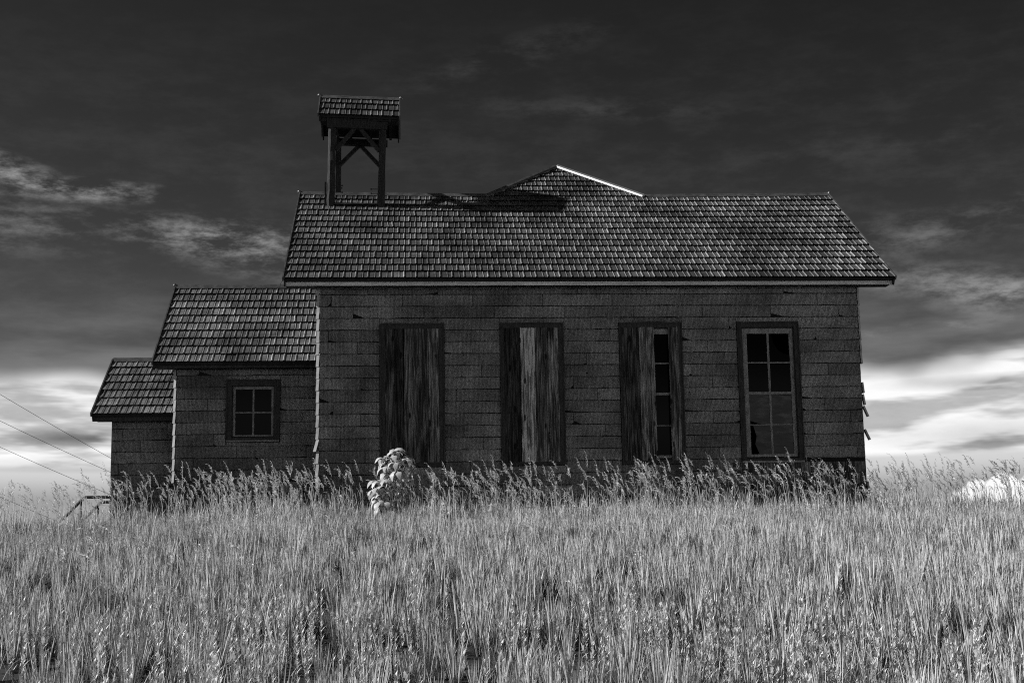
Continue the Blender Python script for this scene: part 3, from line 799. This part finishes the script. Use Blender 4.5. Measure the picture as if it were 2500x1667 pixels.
# ------------------------------------------------------------------ broad-leaved plant by the boarded window
plant = empty('leafy_plant', (0.66, -1.55, float(ground(0.66, -1.55)))); PB = Vector(plant.location)
tag(plant, 'bright broad-leaved plant with drooping leaves below the leftmost boarded window', 'plant')
def leaf_mesh(L, W, droop):
    v = []; n = 8; x = z = 0.0
    for i in range(n+1):
        t_ = i/n
        wd = W*(math.sin(math.pi*min(t_**0.70, 1.0)))*(1.0 if i < n else 0)+0.004
        v += [(x, -wd/2, z-wd*0.16), (x, 0, z+0.0), (x, wd/2, z-wd*0.16)]
        ang = min(-0.35+t_*droop*1.9, 1.25+0.2*droop*t_)
        x += math.cos(ang)*L/n; z -= math.sin(ang)*L/n
    f = []
    for i in range(n):
        a = i*3; f += [(a, a+3, a+4, a+1), (a+1, a+4, a+5, a+2)]
    return v, f
leaf_lib = []
for L, W, d in ((0.28, 0.105, 1.7), (0.32, 0.115, 1.5), (0.25, 0.095, 1.9), (0.30, 0.12, 1.35), (0.22, 0.085, 1.6)):
    v, f = leaf_mesh(L, W, d); me = bpy.data.meshes.new('leaf'); me.from_pydata(v, [], f); me.materials.append(M['big_leaf'])
    me.polygons.foreach_set('use_smooth', [True]*len(me.polygons)); leaf_lib.append(me)
def whorl(c, k, tilt, sc_):
    c = Vector(c)
    a0 = rng.uniform(0, 6.28)
    for i in range(k):
        o_ = bpy.data.objects.new('leaf', leaf_lib[rng.randint(len(leaf_lib))]); col.objects.link(o_); o_.parent = plant
        o_.location = c-PB+Vector((rng.uniform(-.02, .02), rng.uniform(-.02, .02), rng.uniform(-.03, .03)))
        o_.rotation_euler = (rng.uniform(-.25, .25), -tilt+rng.uniform(-.25, .3), a0+6.283*i/k+rng.uniform(-.3, .3))
        s_ = 0.80*sc_*rng.uniform(.75, 1.15); o_.scale = (s_, s_, s_)
stems = [((0.69, -1.20), [(0.70, -1.2, 0.66, 7, .45, 1.0), (0.52, -1.25, 0.57, 6, .4, .95), (0.88, -1.25, 0.55, 8, .4, 1.1), (0.70, -1.30, 0.48, 7, .3, 1.05), (0.56, -1.3, 0.42, 6, .3, 1.0), (0.74, -1.33, 0.34, 7, .2, 1.0), (0.62, -1.3, 0.27, 5, .2, .9), (0.90, -1.2, 0.36, 5, .2, 1.0)]),
         ((0.78, -1.35), [(0.84, -1.36, 0.20, 7, .4, 1.0), (0.70, -1.40, 0.15, 6, .3, .95), (0.80, -1.40, 0.06, 6, .2, .9)]),
         ((0.48, -1.40), [(0.43, -1.40, 0.18, 6, .4, .95), (0.54, -1.45, 0.14, 8, .4, 1.05), (0.40, -1.45, 0.04, 7, .3, 1.0), (0.54, -1.50, -0.02, 7, .2, 1.0), (0.46, -1.5, -0.12, 7, .2, 1.0), (0.58, -1.5, -0.16, 6, .2, 1.0)])]
for (sx, sy), wh in stems:
    sy -= 0.30; wh = [(x, y-0.30, z, k, tl_, s_) for (x, y, z, k, tl_, s_) in wh]
    g0 = float(ground(sx, sy))
    for (x, y, z, k, tilt, s_) in wh:
        mb = MB(); zz = g0+(z-g0)*0.55
        mb.tube([(sx, sy, g0-0.03), (sx+(x-sx)*.15, sy, zz), (x, y, z)], [0.010, 0.007, 0.004], 5); mb.build('stem', 'stem_green', plant)
        whorl((x, y, z), k+1, tilt, s_); whorl((x+rng.uniform(-.06, .06), y-.03, z-.11), k-2, tilt*.5, s_*.95)

# ------------------------------------------------------------------ grass (stuff): tuft prototypes scattered over the hill
def ribbon(V, F, Tn, base, az_, lean0, lean1, h, wd, tone, segs=4, face=None, tip=0.12):
    k = len(V); p_ = np.array(base, float)
    fa = az_+math.pi/2 if face is None else face
    wv = np.array([math.cos(fa), math.sin(fa), 0.0])
    for i in range(segs+1):
        t_ = i/segs; wdt = wd*(1-(1-tip)*t_**1.6)
        V.append(p_-wv*wdt/2); V.append(p_+wv*wdt/2); Tn += [tone]*2
        ln = lean0+(lean1-lean0)*t_**1.5
        p_ = p_+np.array([math.sin(ln)*math.cos(az_), math.sin(ln)*math.sin(az_), math.cos(ln)])*h/segs
    for i in range(segs):
        a = k+2*i; F.append((a, a+1, a+3, a+2))
    return p_
def proto(name, V, F, Tn, material, coll):
    me = bpy.data.meshes.new(name); me.from_pydata([tuple(v) for v in V], [], F); me.materials.append(M[material])
    at = me.attributes.new('tone', 'FLOAT', 'POINT'); at.data.foreach_set('value', Tn)
    o_ = bpy.data.objects.new(name, me); coll.objects.link(o_)
def spikelet(V, F, Tn, p_, d, L, wd, tone):
    k = len(V); d = np.array(d, float); d /= np.linalg.norm(d)
    s_ = np.cross(d, [rng.uniform(-1, 1), rng.uniform(-1, 1), 0.3]); s_ /= np.linalg.norm(s_); q = np.cross(d, s_)
    V += [p_, p_+d*L*.45+s_*wd/2, p_+d*L*.45-s_*wd/2, p_+d*L, p_+d*L*.45+q*wd/2]; Tn += [tone]*5
    F += [(k, k+1, k+3, k+2), (k, k+4, k+3)]
ctuft = bpy.data.collections.new('tuft_protos'); cseed = bpy.data.collections.new('seed_protos'); cweed = bpy.data.collections.new('weed_protos')
for i in range(14):
    V, F, Tn = [], [], []; th = rng.uniform(0.34, 0.58)
    for k in range(30):
        a = rng.uniform(0, 6.283); rr = 0.030*math.sqrt(rng.uniform()); h = th*rng.uniform(0.62, 1.0)
        az_ = a+rng.uniform(-.8, .8)
        l0 = rng.uniform(0.0, 0.10)+rr*3.2; l1 = l0+abs(rng.normal(0, 0.14))
        ribbon(V, F, Tn, (rr*math.cos(a), rr*math.sin(a), -0.03), az_, l0, l1, h, rng.uniform(0.008, 0.0145), rng.uniform(-0.05, 0.75), 4, rng.uniform(0, 6.283))
    for k in range(5):                                               # dead, bent blades
        a = rng.uniform(0, 6.283)
        ribbon(V, F, Tn, (0.04*math.cos(a), 0.04*math.sin(a), -0.02), a, 0.3, rng.uniform(1.0, 2.2), rng.uniform(.25, .5), 0.005, rng.uniform(0.0, 0.5), 5)
    proto('tuft_%02d' % i, V, F, Tn, 'grass_blade', ctuft)
for i in range(12):
    V, F, Tn = [], [], []
    for st in range(2):
        a = rng.uniform(0, 6.283); rr = 0.09*rng.uniform(); h = rng.uniform(0.70, 0.98); tone = rng.uniform(.5, .8)
        bx = (rr*math.cos(a), rr*math.sin(a), -0.03)
        az_ = math.pi+rng.normal(0, 0.9)                                # heads nod to the left, down-wind
        l0 = rng.uniform(-0.06, 0.10); l1 = l0+rng.uniform(0.0, 0.22)
        tip = ribbon(V, F, Tn, bx, az_, l0, l1, h, 0.0090, tone, 6, rng.uniform(-.6, .6), 0.6)
        nod = rng.uniform(0.2, 1.5); nh = rng.uniform(0.16, 0.30); p_ = np.array(tip); ns = 9
        dirn = np.array([math.cos(az_), math.sin(az_), 0.0])
        for q in range(ns):
            t_ = q/(ns-1); ln = l1+nod*t_
            d = dirn*math.sin(ln)+np.array([0, 0, math.cos(ln)])
            pn = p_+d*nh/ns
            k = len(V); sv = np.array([0.0018, 0.0, 0]); V += [p_-sv, p_+sv, pn+sv, pn-sv]; Tn += [tone]*4; F.append((k, k+1, k+2, k+3))
            for b_ in range(3 if q < ns-3 else 1):
                sd_ = 0.75*d+np.array([rng.normal(-.40, .38), rng.normal(0, .45), rng.uniform(-.4, .2)]); sd_ /= np.linalg.norm(sd_)
                bl = rng.uniform(0.006, 0.030)*(1.15-t_)
                e = pn+sd_*bl
                k = len(V); V += [pn-sv*.6, pn+sv*.6, e]; Tn += [tone]*3; F.append((k, k+1, k+2))
                spikelet(V, F, Tn, e, sd_+np.array([-.25, 0, -.35+d[2]*.5]), rng.uniform(.024, .042), rng.uniform(.008, .013), rng.uniform(.35, .95))
            p_ = pn
        for q in range(3):
            t_ = rng.uniform(.15, .7); a2 = rng.uniform(0, 6.283)
            ribbon(V, F, Tn, (bx[0]+dirn[0]*math.sin(l0)*h*t_, bx[1]+dirn[1]*math.sin(l0)*h*t_, h*t_*math.cos(l0)), a2, 0.4, rng.uniform(.7, 1.9), rng.uniform(.14, .26), 0.007, rng.uniform(.2, .8), 4)
    proto('seed_%02d' % i, V, F, Tn, 'seed_head', cseed)
for i in range(10):
    V, F, Tn = [], [], []
    h = rng.uniform(.30, .52); ph = rng.uniform(0, 6.28); ln = rng.uniform(0, .12); aa = rng.uniform(0, 6.28)
    ribbon(V, F, Tn, (0, 0, -0.03), aa, ln, ln, h, 0.006, .5, 3, None, .6)
    n = int(h/0.016)
    for q in range(n):
        t_ = 0.15+0.85*q/n; a = ph+q*2.4
        L = 0.055*(1-0.55*t_)+0.012
        ribbon(V, F, Tn, (math.sin(ln)*math.cos(aa)*h*t_, math.sin(ln)*math.sin(aa)*h*t_, math.cos(ln)*h*t_-.03), a, 0.75-0.35*t_, 1.15, L, (0.013, 0.008, 0.019)[i % 3], rng.uniform(.35, .9), 3, None, .05)
    proto('weed_%02d' % i, V, F, Tn, 'weed_leaf', cweed)

def scatter(name, pts, coll, nproto, smin, smax, tilt, label, spin=6.283, scl=None):
    n = len(pts)
    me = bpy.data.meshes.new(name); me.from_pydata([tuple(q) for q in pts], [], []); me.update()
    rot = np.stack([rng.normal(0, tilt, n), rng.normal(0, tilt, n), rng.uniform(-spin/2, spin/2, n)], 1)
    a = me.attributes.new('rot', 'FLOAT_VECTOR', 'POINT'); a.data.foreach_set('vector', rot.ravel())
    a = me.attributes.new('scl', 'FLOAT', 'POINT'); a.data.foreach_set('value', rng.uniform(smin, smax, n) if scl is None else scl)
    a = me.attributes.new('idx', 'INT', 'POINT'); a.data.foreach_set('value', rng.randint(0, nproto, n).astype(np.int32))
    o_ = bpy.data.objects.new(name, me); col.objects.link(o_)
    ng = bpy.data.node_groups.new(name+'_nodes', 'GeometryNodeTree')
    ng.interface.new_socket('Geometry', in_out='INPUT', socket_type='NodeSocketGeometry'); ng.interface.new_socket('Geometry', in_out='OUTPUT', socket_type='NodeSocketGeometry')
    N = ng.nodes; L = ng.links
    gi = N.new('NodeGroupInput'); go = N.new('NodeGroupOutput'); ip = N.new('GeometryNodeInstanceOnPoints'); ci = N.new('GeometryNodeCollectionInfo')
    ci.inputs['Collection'].default_value = coll; ci.inputs['Separate Children'].default_value = True; ci.inputs['Reset Children'].default_value = True
    def na(nm, ty):
        q = N.new('GeometryNodeInputNamedAttribute'); q.data_type = ty; q.inputs[0].default_value = nm
        return [s_ for s_ in q.outputs if s_.enabled and s_.name == 'Attribute'][0]
    L.new(gi.outputs[0], ip.inputs['Points']); L.new(ci.outputs[0], ip.inputs['Instance']); ip.inputs['Pick Instance'].default_value = True
    L.new(na('idx', 'INT'), ip.inputs['Instance Index']); L.new(na('rot', 'FLOAT_VECTOR'), ip.inputs['Rotation']); L.new(na('scl', 'FLOAT'), ip.inputs['Scale'])
    L.new(ip.outputs[0], go.inputs[0])
    md = o_.modifiers.new('scatter', 'NODES'); md.node_group = ng
    tag(o_, label, 'grass', kind='stuff')
    return o_
def in_house(x, y):
    return ((x > -0.72) & (x < 8.95) & (y > -0.10) & (y < 9.4)) | ((x > -3.3) & (x <= -0.7) & (y > 1.1) & (y < 5.4)) | ((x > -4.55) & (x <= -3.2) & (y > 1.68) & (y < 4.95))
def field_pts(n, y0, y1, margin, dens=None, power=1.0):
    out = []
    while len(out) < n:
        y = rng.uniform(y0, y1, n); d = y+24.3
        xa = 0.9+d*math.tan(R(4.26-20.6))-margin; xb = 0.9+d*math.tan(R(4.26+20.6))+margin
        W = (24.3+y1)*0.76+2*margin
        x = rng.uniform(0, 1, n)*W + xa
        ok = (x < xb) & ~in_house(x, y)
        if y0 > -7.1 and y1 < 9.1 and n < 1000: ok &= ~((x > 0.20) & (x < 1.10) & (y > -3.0) & (y < -1.0))
        if dens is not None: ok &= rng.uniform(0, 1, n) < dens(x, y)
        out += list(zip(x[ok], y[ok]))
    out = np.array(out[:n]); z = ground(out[:, 0], out[:, 1])
    return np.column_stack([out, z])
def clump(x, y):
    v = 0.7*vnoise(x*4.6, y*3.0, 4.0)+0.7*vnoise(x*9.1, y*6.0, 9.0)
    return np.clip(0.44+1.2*v, 0.07, 1.0)
near = field_pts(1300, -20.5, -12.0, 1.2, clump)
midp = field_pts(3600, -12.0, -4.0, 1.5, clump)
far = field_pts(11500, -4.0, 0.8, 2.0, lambda x, y: np.clip(0.65+0.4*vnoise(x*2.0, y*2.0, 1.0), 0.2, 1))
back = field_pts(3600, 0.8, 12.0, 2.0)
gp = np.concatenate([near, midp, far, back]); tt = np.clip((gp[:, 1]+14)/11.0, 0, 1)
gs = (0.46+0.36*tt)+rng.uniform(0, 1, len(gp))*(0.74-0.50*tt)
scatter('grass', gp, ctuft, 14, 0.55, 1.15, 0.05, 'dense pale tufts of wild grass covering the hillside before the schoolhouse', scl=gs)
s1 = field_pts(720, -2.3, -0.25, 1.5, lambda x, y: np.clip(0.6+0.6*vnoise(x*2.2, y*1.4, 6.0), 0.08, 1))
s2 = field_pts(120, -7.0, -2.3, 1.5, lambda x, y: np.clip(0.15+0.5*vnoise(x*1.1, y*0.9, 3.0), 0.02, 1))
s3 = field_pts(420, -0.3, 9.0, 2.5)
s4 = field_pts(90, -15.0, -7.0, 1.0)
tall = field_pts(560, -1.9, -0.25, 1.5)
scatter('tall_grass', tall, ctuft, 14, 1.15, 1.55, 0.08, 'taller loose grass blades in front of the schoolhouse wall')
scatter('seeding_grass', np.concatenate([s1, s2, s3, s4]), cseed, 12, 0.58, 1.02, 0.09, 'tall pale seeding grass with nodding heads along the foot of the wall', 1.6)
wd1 = field_pts(900, -20.0, -11.0, 1.0, lambda x, y: np.clip(0.2+0.9*vnoise(x*1.3, y*1.3, 8.0), 0.02, 1))
wd2 = field_pts(160, -1.9, -0.8, 1.0)
scatter('weeds', np.concatenate([wd1, wd2]), cweed, 10, 0.80, 1.30, 0.08, 'small leafy weeds standing among the foreground grass')['category'] = 'weeds'
